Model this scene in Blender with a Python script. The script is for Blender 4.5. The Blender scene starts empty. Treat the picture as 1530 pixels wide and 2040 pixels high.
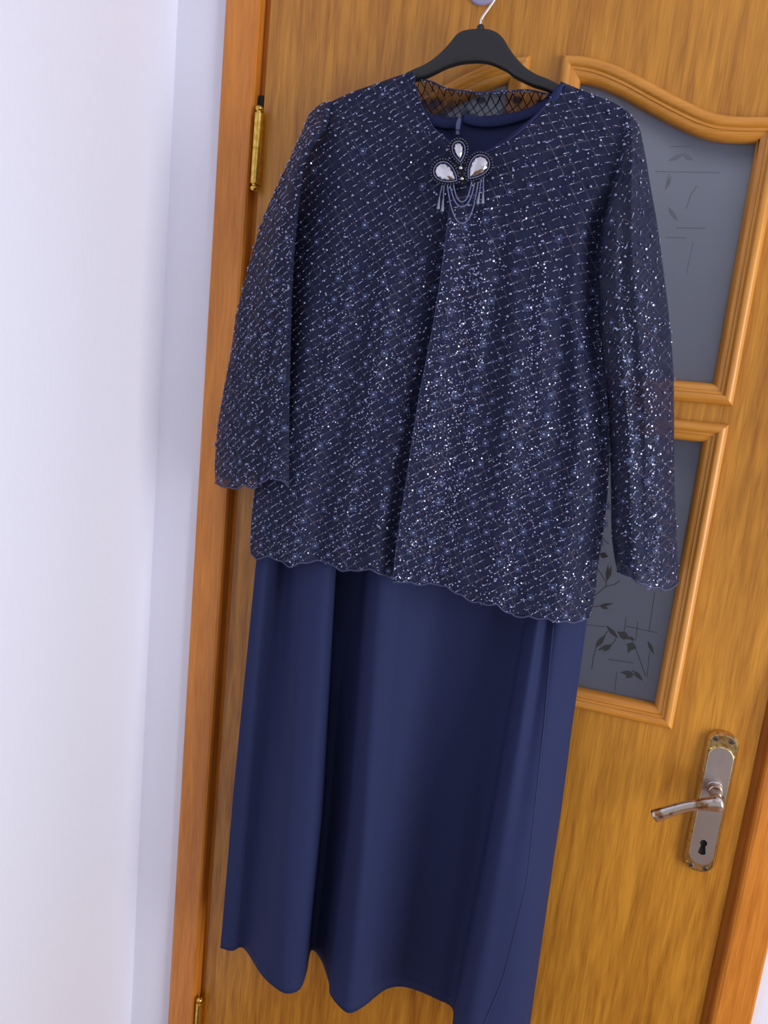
import bpy, bmesh, math, random
import numpy as np
from mathutils import Vector, Matrix
from mathutils.geometry import tessellate_polygon

random.seed(7)
RNG = np.random.default_rng(7)
scn = bpy.context.scene
COL = scn.collection

# ------------------------------------------------------------------ camera
F_PX = 1434.3
CAM_R = np.array([[0.94638044, 0.30657638, 0.10185769],      # right
                  [0.15041050, -0.13911232, -0.97878723],    # down
                  [-0.28590339, 0.94162555, -0.17776548]])   # forward
CAM_C = np.array([0.56799681, -1.03699567, 1.5793771])
cam_data = bpy.data.cameras.new('camera')
cam = bpy.data.objects.new('camera', cam_data)
COL.objects.link(cam)
cam_data.sensor_fit = 'VERTICAL'
cam_data.sensor_height = 36.0
cam_data.lens = 36.0 * F_PX / 2040.0
cam_data.clip_start = 0.02
m = Matrix.Identity(4)
for i in range(3):
    m[i][0] = CAM_R[0][i]; m[i][1] = -CAM_R[1][i]; m[i][2] = -CAM_R[2][i]; m[i][3] = CAM_C[i]
cam.matrix_world = m
scn.camera = cam

# ------------------------------------------------------------------ light
w = bpy.data.worlds.new('room_ambient'); scn.world = w; w.use_nodes = True
bg = w.node_tree.nodes['Background']
bg.inputs[0].default_value = (0.93, 0.95, 1.0, 1); bg.inputs[1].default_value = 0.50
ld = bpy.data.lights.new('window_daylight', 'AREA')
ld.shape = 'RECTANGLE'; ld.size = 1.0; ld.size_y = 1.6; ld.energy = 51; ld.color = (0.95, 0.97, 1.0)
lo = bpy.data.objects.new('window_daylight', ld); COL.objects.link(lo)
lo.location = (2.35, -1.10, 1.3)
lo.rotation_euler = (math.radians(90), 0, math.radians(90))   # faces -X
scn.view_settings.view_transform = 'Standard'
scn.view_settings.look = 'None'
scn.view_settings.exposure = 0.0
scn.view_settings.gamma = 1.0
scn.view_settings.use_curve_mapping = False

# ------------------------------------------------------------------ helpers
def P(px, py, d):
    """photo pixel measured on the plane d metres in front of the door -> world (vectorised)"""
    px = np.asarray(px, float); py = np.asarray(py, float); d = np.asarray(d, float)
    c = np.stack(np.broadcast_arrays((px - 765) / F_PX, (py - 1020) / F_PX, np.ones_like(px)), -1)
    wv = c @ CAM_R
    t = (-d - CAM_C[1]) / wv[..., 1]
    return CAM_C + t[..., None] * wv

def PZ(px, py, z):
    wv = np.array([(px - 765) / F_PX, (py - 1020) / F_PX, 1.0]) @ CAM_R
    return CAM_C + (z - CAM_C[2]) / wv[2] * wv

def V(px, py, d):
    return Vector(P(px, py, d).tolist())

def ss(x, a=0.0, b=1.0):
    t = np.clip((np.asarray(x, float) - a) / (b - a), 0, 1)
    return t * t * (3 - 2 * t)

def srgb(r, g, b):
    def f(c):
        c /= 255.0
        return c / 12.92 if c <= 0.04045 else ((c + 0.055) / 1.055) ** 2.4
    return (f(r), f(g), f(b), 1)

def empty(name, loc=(0, 0, 0)):
    o = bpy.data.objects.new(name, None); COL.objects.link(o); o.location = loc
    o.empty_display_size = 0.05
    return o

def link(name, me, mats, parent=None):
    o = bpy.data.objects.new(name, me); COL.objects.link(o)
    for mt in (mats if isinstance(mats, (list, tuple)) else [mats]):
        if mt and len(me.materials) < len(mats if isinstance(mats, (list, tuple)) else [mats]): me.materials.append(mt)
    if parent:
        o.parent = parent
        mp = Matrix.Translation(-world_loc(parent))
        o.matrix_parent_inverse = mp
    return o

def world_loc(o):
    # all parents here are only translated
    v = Vector(o.location)
    if o.parent:
        v = o.matrix_parent_inverse @ v + world_loc(o.parent)
    return v

def mesh(name, verts, faces, mat, parent=None, smooth=False):
    me = bpy.data.meshes.new(name)
    me.from_pydata([tuple(map(float, v)) for v in verts], [], faces)
    if smooth: me.polygons.foreach_set('use_smooth', [True] * len(me.polygons))
    me.update()
    return link(name, me, mat, parent)

def from_bm(name, bm, mat, parent=None, smooth=False):
    bmesh.ops.recalc_face_normals(bm, faces=bm.faces)
    me = bpy.data.meshes.new(name); bm.to_mesh(me); bm.free()
    if smooth: me.polygons.foreach_set('use_smooth', [True] * len(me.polygons))
    return link(name, me, mat, parent)

def auto_smooth(o, deg=40):
    o.data.polygons.foreach_set('use_smooth', [True] * len(o.data.polygons))
    o.data.set_sharp_from_angle(angle=math.radians(deg))
    return o

def tag(o, label=None, cat=None, group=None, kind=None):
    if label: o['label'] = label
    if cat: o['category'] = cat
    if group: o['group'] = group
    if kind: o['kind'] = kind
    return o

def box(bm, x0, x1, y0, y1, z0, z1):
    vs = [bm.verts.new(p) for p in [(x0,y0,z0),(x1,y0,z0),(x1,y1,z0),(x0,y1,z0),(x0,y0,z1),(x1,y0,z1),(x1,y1,z1),(x0,y1,z1)]]
    for f in [(0,3,2,1),(4,5,6,7),(0,1,5,4),(1,2,6,5),(2,3,7,6),(3,0,4,7)]:
        bm.faces.new([vs[i] for i in f])

def loft(rings, closed_ring=True, caps=True):
    """rings: list of equal length point lists -> verts, faces"""
    verts = [p for r in rings for p in r]; n = len(rings[0]); faces = []
    for i in range(len(rings) - 1):
        for j in range(n if closed_ring else n - 1):
            k = (j + 1) % n
            faces.append((i*n+j, i*n+k, (i+1)*n+k, (i+1)*n+j))
    if caps:
        faces.append(tuple(range(n))[::-1]); faces.append(tuple(range((len(rings)-1)*n, len(rings)*n)))
    return verts, faces

def tube(path, radii, n=10, up=Vector((0, 0, 1))):
    path = [Vector(p) for p in path]
    if not hasattr(radii, '__len__'): radii = [radii] * len(path)
    rings = []; prev = None
    for i, p in enumerate(path):
        t = (path[min(i+1, len(path)-1)] - path[max(i-1, 0)]).normalized()
        if prev is None:
            a = up if abs(t.dot(up)) < 0.9 else Vector((1, 0, 0))
            nx = t.cross(a).normalized()
        else:
            nx = (prev - t * prev.dot(t)).normalized()
        prev = nx; ny = t.cross(nx)
        rings.append([p + (nx*math.cos(2*math.pi*k/n) + ny*math.sin(2*math.pi*k/n)) * radii[i] for k in range(n)])
    return loft(rings)

def crspline(pts, n):
    """Catmull-Rom resample (any dimension) to n points, uniform in parameter"""
    pts = np.asarray(pts, float); m_ = len(pts)
    t = np.linspace(0, m_ - 1, n); i = np.clip(np.floor(t).astype(int), 0, m_ - 2); f = (t - i)[:, None]
    g = lambda k: pts[np.clip(k, 0, m_ - 1)]
    p0, p1, p2, p3 = g(i-1), g(i), g(i+1), g(i+2)
    return 0.5*((2*p1)+(-p0+p2)*f+(2*p0-5*p1+4*p2-p3)*f*f+(-p0+3*p1-3*p2+p3)*f**3)

def extrude_poly(loops, y_front, y_back, name, mat, parent=None, chamfer=0.0):
    """loops of (x,z): outer first then holes; solid slab between y_front and y_back"""
    tris = tessellate_polygon([[Vector((x, z, 0)) for x, z in lp] for lp in loops])
    flat = [p for lp in loops for p in lp]; n = len(flat)
    verts = [(x, y_front, z) for x, z in flat] + [(x, y_back, z) for x, z in flat]
    faces = [tuple(t) for t in tris] + [tuple(i + n for i in t[::-1]) for t in tris]
    s = 0
    for lp in loops:
        k = len(lp)
        for i in range(k):
            a, b = s + i, s + (i + 1) % k
            faces.append((a, b, b + n, a + n))
        s += k
    bm = bmesh.new(); vs = [bm.verts.new(v) for v in verts]
    for f in faces:
        try: bm.faces.new([vs[i] for i in f])
        except ValueError: pass
    return from_bm(name, bm, mat, parent)

# ------------------------------------------------------------------ materials
def new_mat(name, base=(0.5, 0.5, 0.5, 1), rough=0.5, metal=0.0, **kw):
    mt = bpy.data.materials.new(name); mt.use_nodes = True
    b = mt.node_tree.nodes['Principled BSDF']
    b.inputs['Base Color'].default_value = base
    b.inputs['Roughness'].default_value = rough
    b.inputs['Metallic'].default_value = metal
    for k, v in kw.items(): b.inputs[k].default_value = v
    return mt, mt.node_tree.nodes, mt.node_tree.links, b

def wood(name, c_dark, c_light, axis='Z', rough=0.32, seed=0.0, fig=1.0):
    mt, N, L, b = new_mat(name, rough=rough)
    tc = N.new('ShaderNodeNewGeometry')
    mp = N.new('ShaderNodeMapping')
    mp.inputs['Location'].default_value = (seed, seed * 0.7, seed * 1.3)
    if axis == 'X': mp.inputs['Rotation'].default_value = (0, math.radians(90), 0)
    L.new(tc.outputs['Position'], mp.inputs[0])
    def nz(scale, sc3, det, dist=0.0):
        mm = N.new('ShaderNodeMapping'); mm.inputs['Scale'].default_value = sc3; L.new(mp.outputs[0], mm.inputs[0])
        n_ = N.new('ShaderNodeTexNoise'); n_.inputs['Scale'].default_value = scale; n_.inputs['Detail'].default_value = det; n_.inputs['Distortion'].default_value = dist
        L.new(mm.outputs[0], n_.inputs[0]); return n_
    big = nz(3.0, (1, 1, .45), 3)                    # broad tone drift
    fig_ = nz(1.0, (44, 44, 2.6), 4, .9)             # growth-ring streaks
    fl_ = nz(1.0, (95, 95, 9), 3, .6)                # short flame strokes
    n3 = nz(1.0, (520, 520, 22), 2)                  # pores
    def madd(src, k, prev):
        q = N.new('ShaderNodeMath'); q.operation = 'MULTIPLY_ADD'; q.inputs[1].default_value = k
        L.new(src, q.inputs[0])
        if prev is None: q.inputs[2].default_value = 0
        else: L.new(prev, q.inputs[2])
        return q.outputs[0]
    acc = madd(big.outputs['Fac'], .55, None); acc = madd(fig_.outputs['Fac'], .75*fig, acc); acc = madd(fl_.outputs['Fac'], .65*fig, acc); acc = madd(n3.outputs['Fac'], .5, acc)
    tot = (.55 + 1.4*fig + .5)/2
    mr = N.new('ShaderNodeMapRange'); mr.inputs[1].default_value = tot - .28; mr.inputs[2].default_value = tot + .28
    L.new(acc, mr.inputs[0])
    cr = N.new('ShaderNodeValToRGB')
    cr.color_ramp.elements[0].position = 0.0; cr.color_ramp.elements[0].color = c_dark
    cr.color_ramp.elements[1].position = 1.0; cr.color_ramp.elements[1].color = c_light
    L.new(mr.outputs[0], cr.inputs[0]); L.new(cr.outputs[0], b.inputs['Base Color'])
    bp = N.new('ShaderNodeBump'); bp.inputs['Strength'].default_value = 0.12; bp.inputs['Distance'].default_value = 0.0006
    L.new(n3.outputs['Fac'], bp.inputs['Height']); L.new(bp.outputs[0], b.inputs['Normal'])
    return mt

M = {}
M['door'] = wood('door_veneer', srgb(138, 82, 16), srgb(196, 134, 42), seed=1.7, rough=0.36)
M['mould_v'] = wood('moulding_wood', srgb(176, 108, 32), srgb(214, 150, 62), seed=4.0, rough=0.3, fig=0.5)
M['mould_h'] = wood('moulding_wood_crosswise', srgb(176, 108, 32), srgb(214, 150, 62), axis='X', seed=6.0, rough=0.3, fig=0.5)
M['casing'] = wood('casing_wood', srgb(172, 98, 26), srgb(220, 140, 52), seed=9.3, rough=0.38, fig=0.7)
M['rebate'] = wood('rebate_wood', srgb(84, 44, 20), srgb(116, 62, 30), seed=3.3, rough=0.5)

def plaster():
    mt, N, L, b = new_mat('white_paint', srgb(228, 228, 241), 0.55)
    tc = N.new('ShaderNodeNewGeometry'); mp = N.new('ShaderNodeMapping'); mp.inputs['Scale'].default_value = (160, 160, 45)
    L.new(tc.outputs['Position'], mp.inputs[0])
    n = N.new('ShaderNodeTexNoise'); n.inputs['Scale'].default_value = 1.0; n.inputs['Detail'].default_value = 3
    L.new(mp.outputs[0], n.inputs[0])
    bp = N.new('ShaderNodeBump'); bp.inputs['Strength'].default_value = 0.25; bp.inputs['Distance'].default_value = 0.0012
    L.new(n.outputs['Fac'], bp.inputs['Height']); L.new(bp.outputs[0], b.inputs['Normal'])
    return mt
M['wall'] = plaster()
M['floor'] = wood('floor_wood', srgb(110, 74, 44), srgb(150, 108, 68), axis='X', seed=12, rough=0.5)

def worn_metal(name, c1, c2, rough, lo_=0.45, hi=0.6, scale=120):
    mt, N, L, b = new_mat(name, c1, rough, 1.0)
    tc = N.new('ShaderNodeNewGeometry'); n = N.new('ShaderNodeTexNoise'); n.inputs['Scale'].default_value = scale; n.inputs['Detail'].default_value = 5
    L.new(tc.outputs['Position'], n.inputs[0])
    cr = N.new('ShaderNodeValToRGB'); cr.color_ramp.elements[0].position = lo_; cr.color_ramp.elements[0].color = c1
    cr.color_ramp.elements[1].position = hi; cr.color_ramp.elements[1].color = c2
    L.new(n.outputs['Fac'], cr.inputs[0]); L.new(cr.outputs[0], b.inputs['Base Color'])
    return mt
M['brass'] = worn_metal('polished_brass', srgb(226, 190, 96), srgb(206, 164, 70), 0.2)
M['brass_worn'] = worn_metal('worn_brass', srgb(214, 192, 138), srgb(180, 148, 104), 0.22, 0.5, 0.66, 200)
M['nickel'] = worn_metal('satin_nickel', srgb(176, 166, 164), srgb(170, 160, 157), 0.45, .3, .7, 30)
M['nickel_worn'] = worn_metal('worn_nickel', srgb(204, 192, 182), srgb(150, 112, 78), 0.22, 0.54, 0.64, 60)
M['steel'] = new_mat('bright_steel', srgb(220, 220, 222), 0.18, 1.0)[0]
M['screw'] = new_mat('screw_steel', srgb(112, 104, 104), 0.35, 1.0)[0]
M['black'] = new_mat('painted_hole_dark', (0.004, 0.004, 0.004, 1), 0.9)[0]  # flat black standing in for shade inside the keyhole and hinge recess
M['hanger'] = new_mat('matt_black_plastic', srgb(22, 23, 26), 0.5)[0]
M['hook'] = new_mat('violet_grey_plastic', srgb(150, 146, 178), 0.2)[0]

def frosted():
    mt, N, L, b = new_mat('frosted_glass', srgb(38, 40, 46), 0.16)
    b.inputs['IOR'].default_value = 1.45
    tr = N.new('ShaderNodeBsdfTranslucent'); tr.inputs['Color'].default_value = (.75, .78, .84, 1)
    mx = N.new('ShaderNodeMixShader'); mx.inputs[0].default_value = .32
    L.new(b.outputs[0], mx.inputs[1]); L.new(tr.outputs[0], mx.inputs[2]); L.new(mx.outputs[0], N['Material Output'].inputs['Surface'])
    return mt
M['glass'] = frosted()
M['etch'] = new_mat('clear_leaf_glass', srgb(40, 40, 42), 0.2)[0]
M['etch_faint'] = new_mat('clear_leaf_glass_faint', srgb(92, 95, 105), 0.2)[0]

def crepe():
    mt, N, L, b = new_mat('navy_crepe', srgb(38, 45, 80), 0.75)
    b.inputs['Sheen Weight'].default_value = 0.03
    b.inputs['Sheen Tint'].default_value = srgb(120, 130, 190)
    b.inputs['Specular IOR Level'].default_value = 0.12
    tc = N.new('ShaderNodeNewGeometry'); n = N.new('ShaderNodeTexNoise'); n.inputs['Scale'].default_value = 900
    L.new(tc.outputs['Position'], n.inputs[0])
    bp = N.new('ShaderNodeBump'); bp.inputs['Strength'].default_value = 0.15; bp.inputs['Distance'].default_value = 0.0005
    L.new(n.outputs['Fac'], bp.inputs['Height']); L.new(bp.outputs[0], b.inputs['Normal'])
    return mt
M['crepe'] = crepe()
M['seam'] = new_mat('navy_stitching', srgb(34, 40, 80), 0.8)[0]
M['zip'] = new_mat('zip_tape', srgb(84, 90, 130), 0.5)[0]

def net(name, alpha, base, line_col, pa=(0.0123, 0.085), pc=(0.0135, 0.055), brk_=(.36, .6)):
    """beaded tulle: woven ground, thread lattice along the bead rows (UV = fabric metres along/across rows)"""
    mt, N, L, b = new_mat(name, base, 0.75)
    b.inputs['Specular IOR Level'].default_value = 0.2
    uv = N.new('ShaderNodeUVMap'); sx = N.new('ShaderNodeSeparateXYZ'); L.new(uv.outputs[0], sx.inputs[0])
    def lines(out, per, wd):
        q = N.new('ShaderNodeMath'); q.operation = 'DIVIDE'; q.inputs[1].default_value = per; L.new(out, q.inputs[0])
        f = N.new('ShaderNodeMath'); f.operation = 'PINGPONG'; f.inputs[1].default_value = 0.5; L.new(q.outputs[0], f.inputs[0])
        r = N.new('ShaderNodeMapRange'); r.inputs[1].default_value = wd; r.inputs[2].default_value = wd * 0.45; r.inputs[3].default_value = 0; r.inputs[4].default_value = 1
        L.new(f.outputs[0], r.inputs[0]); return r.outputs[0]
    a = lines(sx.outputs[1], *pa); c = lines(sx.outputs[0], *pc)
    mx = N.new('ShaderNodeMath'); mx.operation = 'MAXIMUM'; L.new(a, mx.inputs[0]); L.new(c, mx.inputs[1])
    g = N.new('ShaderNodeNewGeometry'); nz = N.new('ShaderNodeTexNoise'); nz.inputs['Scale'].default_value = 55; nz.inputs['Detail'].default_value = 4
    L.new(g.outputs['Position'], nz.inputs[0])
    brk = N.new('ShaderNodeMapRange'); brk.inputs[1].default_value = brk_[0]; brk.inputs[2].default_value = brk_[1]; L.new(nz.outputs['Fac'], brk.inputs[0])
    lm = N.new('ShaderNodeMath'); lm.operation = 'MULTIPLY'; L.new(mx.outputs[0], lm.inputs[0]); L.new(brk.outputs[0], lm.inputs[1])
    # blotches of embroidery
    vr = N.new('ShaderNodeTexVoronoi'); vr.inputs['Scale'].default_value = 46; L.new(g.outputs['Position'], vr.inputs['Vector'])
    bl = N.new('ShaderNodeMapRange'); bl.inputs[1].default_value = 0.42; bl.inputs[2].default_value = 0.25; L.new(vr.outputs['Distance'], bl.inputs[0])
    mixc = N.new('ShaderNodeMix'); mixc.data_type = 'RGBA'; mixc.inputs[6].default_value = base; mixc.inputs[7].default_value = line_col
    L.new(lm.outputs[0], mixc.inputs[0])
    L.new(mixc.outputs[2], b.inputs['Base Color'])
    al = N.new('ShaderNodeMath'); al.operation = 'MAXIMUM'; L.new(lm.outputs[0], al.inputs[0])
    bs = N.new('ShaderNodeMath'); bs.operation = 'MULTIPLY_ADD'; bs.inputs[1].default_value = (1 - alpha) * 0.8; bs.inputs[2].default_value = alpha
    L.new(bl.outputs[0], bs.inputs[0]); L.new(bs.outputs[0], al.inputs[1]); L.new(al.outputs[0], b.inputs['Alpha'])
    return mt
M['net_body'] = net('beaded_tulle', 0.95, srgb(26, 31, 58), srgb(72, 68, 84))
M['net_sleeve'] = net('sheer_beaded_tulle', 0.76, srgb(30, 36, 62), srgb(70, 67, 82))
M['net_neck'] = net('bare_tulle', 0.5, srgb(40, 42, 62), srgb(16, 18, 34), (.0115, .11), (.0115, .11), (.2, .42))
M['binding'] = new_mat('navy_binding', srgb(52, 56, 90), 0.6)[0]
M['pearl'] = new_mat('navy_pearl_bead', srgb(142, 148, 180), 0.14, 0.9)[0]
M['bugle'] = new_mat('silver_blue_bugle_bead', srgb(146, 152, 186), 0.36, 0.85)[0]
M['sequin'] = new_mat('blue_sequin', srgb(170, 176, 210), 0.2, 1.0)[0]
M['petal'] = new_mat('blue_embroidery_thread', srgb(58, 68, 108), 0.55)[0]
M['felt'] = new_mat('black_felt', srgb(16, 16, 22), 0.9)[0]
M['hematite'] = new_mat('hematite_bead', srgb(120, 124, 156), 0.22, 0.9)[0]
M['gunmetal'] = new_mat('gunmetal_bead', srgb(74, 76, 96), 0.25, 0.9)[0]
M['stone'] = new_mat('silvered_crystal', srgb(212, 212, 214), 0.08, 1.0)[0]
M['drop'] = new_mat('grey_drop_bead', srgb(128, 132, 152), 0.35, 0.4)[0]

# ------------------------------------------------------------------ setting
XC = -0.1542
LEAF_W, LEAF_Z0, LEAF_Z1 = 0.82, 0.012, 2.185
FRL, FRR, FRT = -0.0657, 0.8802, 2.245       # outer edges of the casing
bm = bmesh.new()
box(bm, XC, FRL + 0.012, 0.0, 0.14, 0, 2.6); box(bm, FRR - 0.012, 2.9, 0.0, 0.14, 0, 2.6); box(bm, FRL + 0.012, FRR - 0.012, 0.0, 0.14, FRT - 0.012, 2.6)
tag(from_bm('wall_back', bm, M['wall']), 'white painted wall around the wooden door', 'wall', kind='structure')
bm = bmesh.new(); box(bm, XC - 0.12, XC, -2.6, 0.14, 0, 2.6)
tag(from_bm('wall_left', bm, M['wall']), 'bright white side wall left of the door', 'wall', kind='structure')
bm = bmesh.new(); box(bm, XC, 2.9, -2.6, 0.14, -0.1, 0)
tag(from_bm('floor', bm, M['floor']), 'brown wooden floor below the door', 'floor', kind='structure')
bm = bmesh.new(); box(bm, XC, 2.9, -2.6, 0.14, 2.6, 2.7)
tag(from_bm('ceiling', bm, M['wall']), 'white painted ceiling above the door', 'ceiling', kind='structure')

bm = bmesh.new(); hx0, hx1, hy1 = XC - .3, 1.3, 1.25     # dim hallway behind the door
box(bm, hx0 - .05, hx0, .14, hy1, 0, 2.6); box(bm, hx1, hx1 + .05, .14, hy1, 0, 2.6); box(bm, hx0, hx1, hy1, hy1 + .05, 0, 2.6); box(bm, hx0, hx1, .14, hy1, 2.6, 2.65); box(bm, hx0, hx1, .14, hy1, -.05, 0)
box(bm, hx0 - .05, XC, .135, .14, 0, 2.6)
tag(from_bm('wall_hallway', bm, M['wall']), 'pale hallway walls behind the frosted door panes', 'wall', kind='structure')
hl = bpy.data.lights.new('added_pane_backlight', 'POINT'); hl.energy = 28; hl.shadow_soft_size = .1  # added unseen light, lifts the upper panes from behind more than the lower
hlo = bpy.data.objects.new('added_pane_backlight', hl); COL.objects.link(hlo); hlo.location = (.62, .34, 2.40)

def casing(name, x_out, x_in, sgn, label):
    # profile in (x, y): rounded outer edge, front face, quarter-round into the rebate, stop behind the leaf
    pr = [(x_out, 0.02), (x_out, -0.009), (x_out + sgn*0.0015, -0.012), (x_out + sgn*0.004, -0.0132),
          (x_in - sgn*0.006, -0.0132), (x_in - sgn*0.002, -0.0118), (x_in, -0.008), (x_in, 0.010), (x_in + sgn*0.0085, 0.010), (x_in + sgn*0.0085, 0.12), (x_out, 0.12)]
    v, f = loft([[(x, y, 0.0) for x, y in pr], [(x, y, FRT) for x, y in pr]])
    bm = bmesh.new(); vs = [bm.verts.new(p) for p in v]
    for q in f: bm.faces.new([vs[i] for i in q])
    o = from_bm(name, bm, M['casing'])
    return tag(o, label, 'door casing', kind='structure')
casing('trim_1', FRL, -0.0095, 1, 'reddish wooden door casing on the hinge side, next to the white walls')
casing('trim_2', FRR, 0.8290, -1, 'reddish wooden door casing on the handle side')
bm = bmesh.new(); box(bm, -0.0095, 0.829, -0.0132, 0.12, LEAF_Z1 + 0.006, FRT)
tag(from_bm('trim_3', bm, M['casing']), 'wooden head casing across the top of the door', 'door casing', kind='structure')

# ---- door leaf with four glazed openings
door = empty('door_1', (0.41, 0.0, LEAF_Z0))
tag(door, 'varnished oak door with four framed glass panes and a lever handle', 'door', kind='structure')
TOP = [(0.4305, 2.0171), (0.4583, 2.0151), (0.4874, 2.0081), (0.5213, 1.9942), (0.5553, 1.9772), (0.5886, 1.9611), (0.6211, 1.9475), (0.6516, 1.9421), (0.7075, 1.9415)]
XL, XR = 0.4305, 0.7075
topc = [tuple(p) for p in crspline(TOP, 33)]
def mirror(lp): return [(0.82 - x, z) for x, z in lp][::-1]
up_r = [(XL, 1.5938), (XR, 1.5938), (XR, 1.9415)] + topc[::-1][1:]       # CCW seen from front (x right, z up)
lo_r = [(XL, 1.1428), (XR, 1.1428), (XR, 1.5697), (XL, 1.5697)]
panels = [up_r, lo_r, mirror(up_r), mirror(lo_r)]

def inset(lp, t):
    out = []; n = len(lp)
    for i in range(n):
        a, b_, c = Vector(lp[i-1]), Vector(lp[i]), Vector(lp[(i+1) % n])
        d1 = (b_ - a).normalized(); d2 = (c - b_).normalized()
        n1 = Vector((-d1.y, d1.x)); n2 = Vector((-d2.y, d2.x))
        mm = (n1 + n2) / (1 + n1.dot(n2))
        out.append((b_.x + mm.x * t, b_.y + mm.y * t))
    return out
rect = [(0, LEAF_Z0), (LEAF_W, LEAF_Z0), (LEAF_W, LEAF_Z1), (0, LEAF_Z1)]
c = 0.0025
front = [(c, LEAF_Z0 + c), (LEAF_W - c, LEAF_Z0 + c), (LEAF_W - c, LEAF_Z1 - c), (c, LEAF_Z1 - c)]
holes = [inset(lp, 0.012) for lp in panels]
leaf = extrude_poly([front] + [h[::-1] for h in holes], 0.0, 0.038, 'leaf', M['door'], door)
bm = bmesh.new()      # chamfered lipping all round the leaf
for i in range(4):
    a0, a1 = rect[i], rect[(i+1) % 4]; b0, b1 = front[i], front[(i+1) % 4]
    q = [(b0[0], 0, b0[1]), (b1[0], 0, b1[1]), (a1[0], c, a1[1]), (a0[0], c, a0[1]), (a0[0], .038, a0[1]), (a1[0], .038, a1[1])]
    vs = [bm.verts.new(p) for p in q]
    bm.faces.new(vs[:4]); bm.faces.new([vs[3], vs[2], vs[5], vs[4]])
from_bm('edge_lipping', bm, M['door'], door)

PROF = [(-0.0005, -0.003), (0.0, 0.0045), (0.0012, 0.0072), (0.0038, 0.0094), (0.0072, 0.0102), (0.0105, 0.0094), (0.0128, 0.0072), (0.0134, 0.0056),
        (0.0165, 0.0054), (0.0172, 0.0038), (0.0205, 0.0030), (0.0235, 0.0012), (0.0258, -0.0020), (0.0268, -0.0055), (0.0268, -0.0135)]
for pi, lp in enumerate(panels):
    n = len(lp); rings = [inset(lp, t) for t, _ in PROF]
    # corner indices (sharp turns) split the run into separate mitred strips
    corners = []
    for i in range(n):
        d1 = (Vector(lp[i]) - Vector(lp[i-1])).normalized(); d2 = (Vector(lp[(i+1) % n]) - Vector(lp[i])).normalized()
        if d1.dot(d2) < 0.75: corners.append(i)
    for k, s in enumerate(corners):
        e = corners[(k + 1) % len(corners)]
        idx = []; i = s
        while True:
            idx.append(i)
            if i == e and len(idx) > 1: break
            i = (i + 1) % n
        g = [[(rings[j][i][0], -PROF[j][1], rings[j][i][1]) for j in range(len(PROF))] for i in idx]
        v, f = loft(g, closed_ring=True, caps=True)
        horiz = abs(lp[idx[-1]][0] - lp[idx[0]][0]) > abs(lp[idx[-1]][1] - lp[idx[0]][1])
        bm = bmesh.new(); vs = [bm.verts.new(p) for p in v]
        for q in f: bm.faces.new([vs[i] for i in q])
        auto_smooth(from_bm('moulding_strip', bm, M['mould_h' if horiz else 'mould_v'], door), 32)
PANE_Y = 0.011
panes = [extrude_poly([inset(lp, 0.0245)], PANE_Y, PANE_Y + 0.004, 'pane', M['glass'], door) for lp in panels]

# ---- leaf sprigs on the frosted panes (thin clear shapes on the glass)
def on_pane(px, py):
    p = P(px, py, -PANE_Y); return Vector((p[0], p[2]))
def etched(name, strokes, leaves, mat, pane):
    bm = bmesh.new(); yy = [PANE_Y - 0.0003]
    def poly(pts):
        yy[0] -= .00004; y = yy[0]
        f = [bm.verts.new((p.x, y, p.y)) for p in pts]; k = [bm.verts.new((p.x, PANE_Y + 0.0005, p.y)) for p in pts]
        bm.faces.new(f)
        for i in range(len(pts)): bm.faces.new([f[i], f[(i+1) % len(pts)], k[(i+1) % len(pts)], k[i]])
    for st in strokes:
        q = [on_pane(*p) for p in st[1:]]
        for a, b_ in zip(q, q[1:]):
            d = (b_ - a).normalized(); nn = Vector((-d.y, d.x)) * st[0]
            poly([a + nn, a - nn, b_ - nn, b_ + nn])
    for (a, b_, wd) in leaves:
        a, b_ = on_pane(*a), on_pane(*b_); d = b_ - a; nn = Vector((-d.y, d.x)).normalized() * wd
        prof = [(0, 0), (0.12, .3), (0.3, .8), (0.45, 1), (0.65, .8), (0.85, .3), (1, 0)]
        poly([a + d*t + nn*h for t, h in prof] + [a + d*t - nn*h for t, h in prof[-2:0:-1]])
    return from_bm(name, bm, mat, pane)
k7 = lambda x, y: (1100 + x / 3.558, 1000 + y / 3.558)
k4 = lambda x, y: (1000 + x / 2.887, 80 + y / 2.887)
T = 0.00045
etched('leaf_sprig', [(T, k7(320,470), k7(385,570), k7(378,602), k7(300,665)), (T, k7(372,600), k7(440,585), k7(482,558)), (T, k7(345,240), k7(400,300))],
       [(k7(335,368), k7(398,388), .0044), (k7(385,560), k7(398,440), .0022), (k7(388,562), k7(422,452), .0026)], M['etch'], panes[1])
etched('leaf_sprig', [(T, k7(285,742), k7(345,738))], [(k7(330,738), k7(436,718), .0022), (k7(340,742), k7(402,756), .0022)], M['etch'], panes[1])
etched('leaf_sprig', [(T, k7(455,955), k7(445,985), k7(412,1020)), (T, k7(312,1028), k7(292,1100), k7(280,1186)), (T, k7(545,965), k7(580,990)), (T, k7(370,945), k7(395,915))],
       [(k7(468,966), k7(380,874), .0032), (k7(548,972), k7(462,918), .0056), (k7(480,925), k7(545,965), .004), (k7(585,978), k7(535,955), .0022), (k7(305,1034), k7(380,940), .0036),
        (k7(424,1008), k7(322,1052), .0026), (k7(424,1010), k7(362,1062), .0026)], M['etch'], panes[1])
etched('leaf_sprig', [(T, k7(592,1040), k7(625,1130), k7(662,1235))], [(k7(598,1036), k7(524,1008), .0058), (k7(560,1020), k7(536,1070), .003), (k7(676,982), k7(722,1082), .0024)], M['etch'], panes[1])
etched('leaf_sprig', [(T, k7(575,1195), k7(555,1215))], [(k7(582,1222), k7(484,1206), .004), (k7(575,1230), k7(515,1245), .0024), (k7(575,1195), k7(645,1268), .0032)], M['etch'], panes[1])
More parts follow.
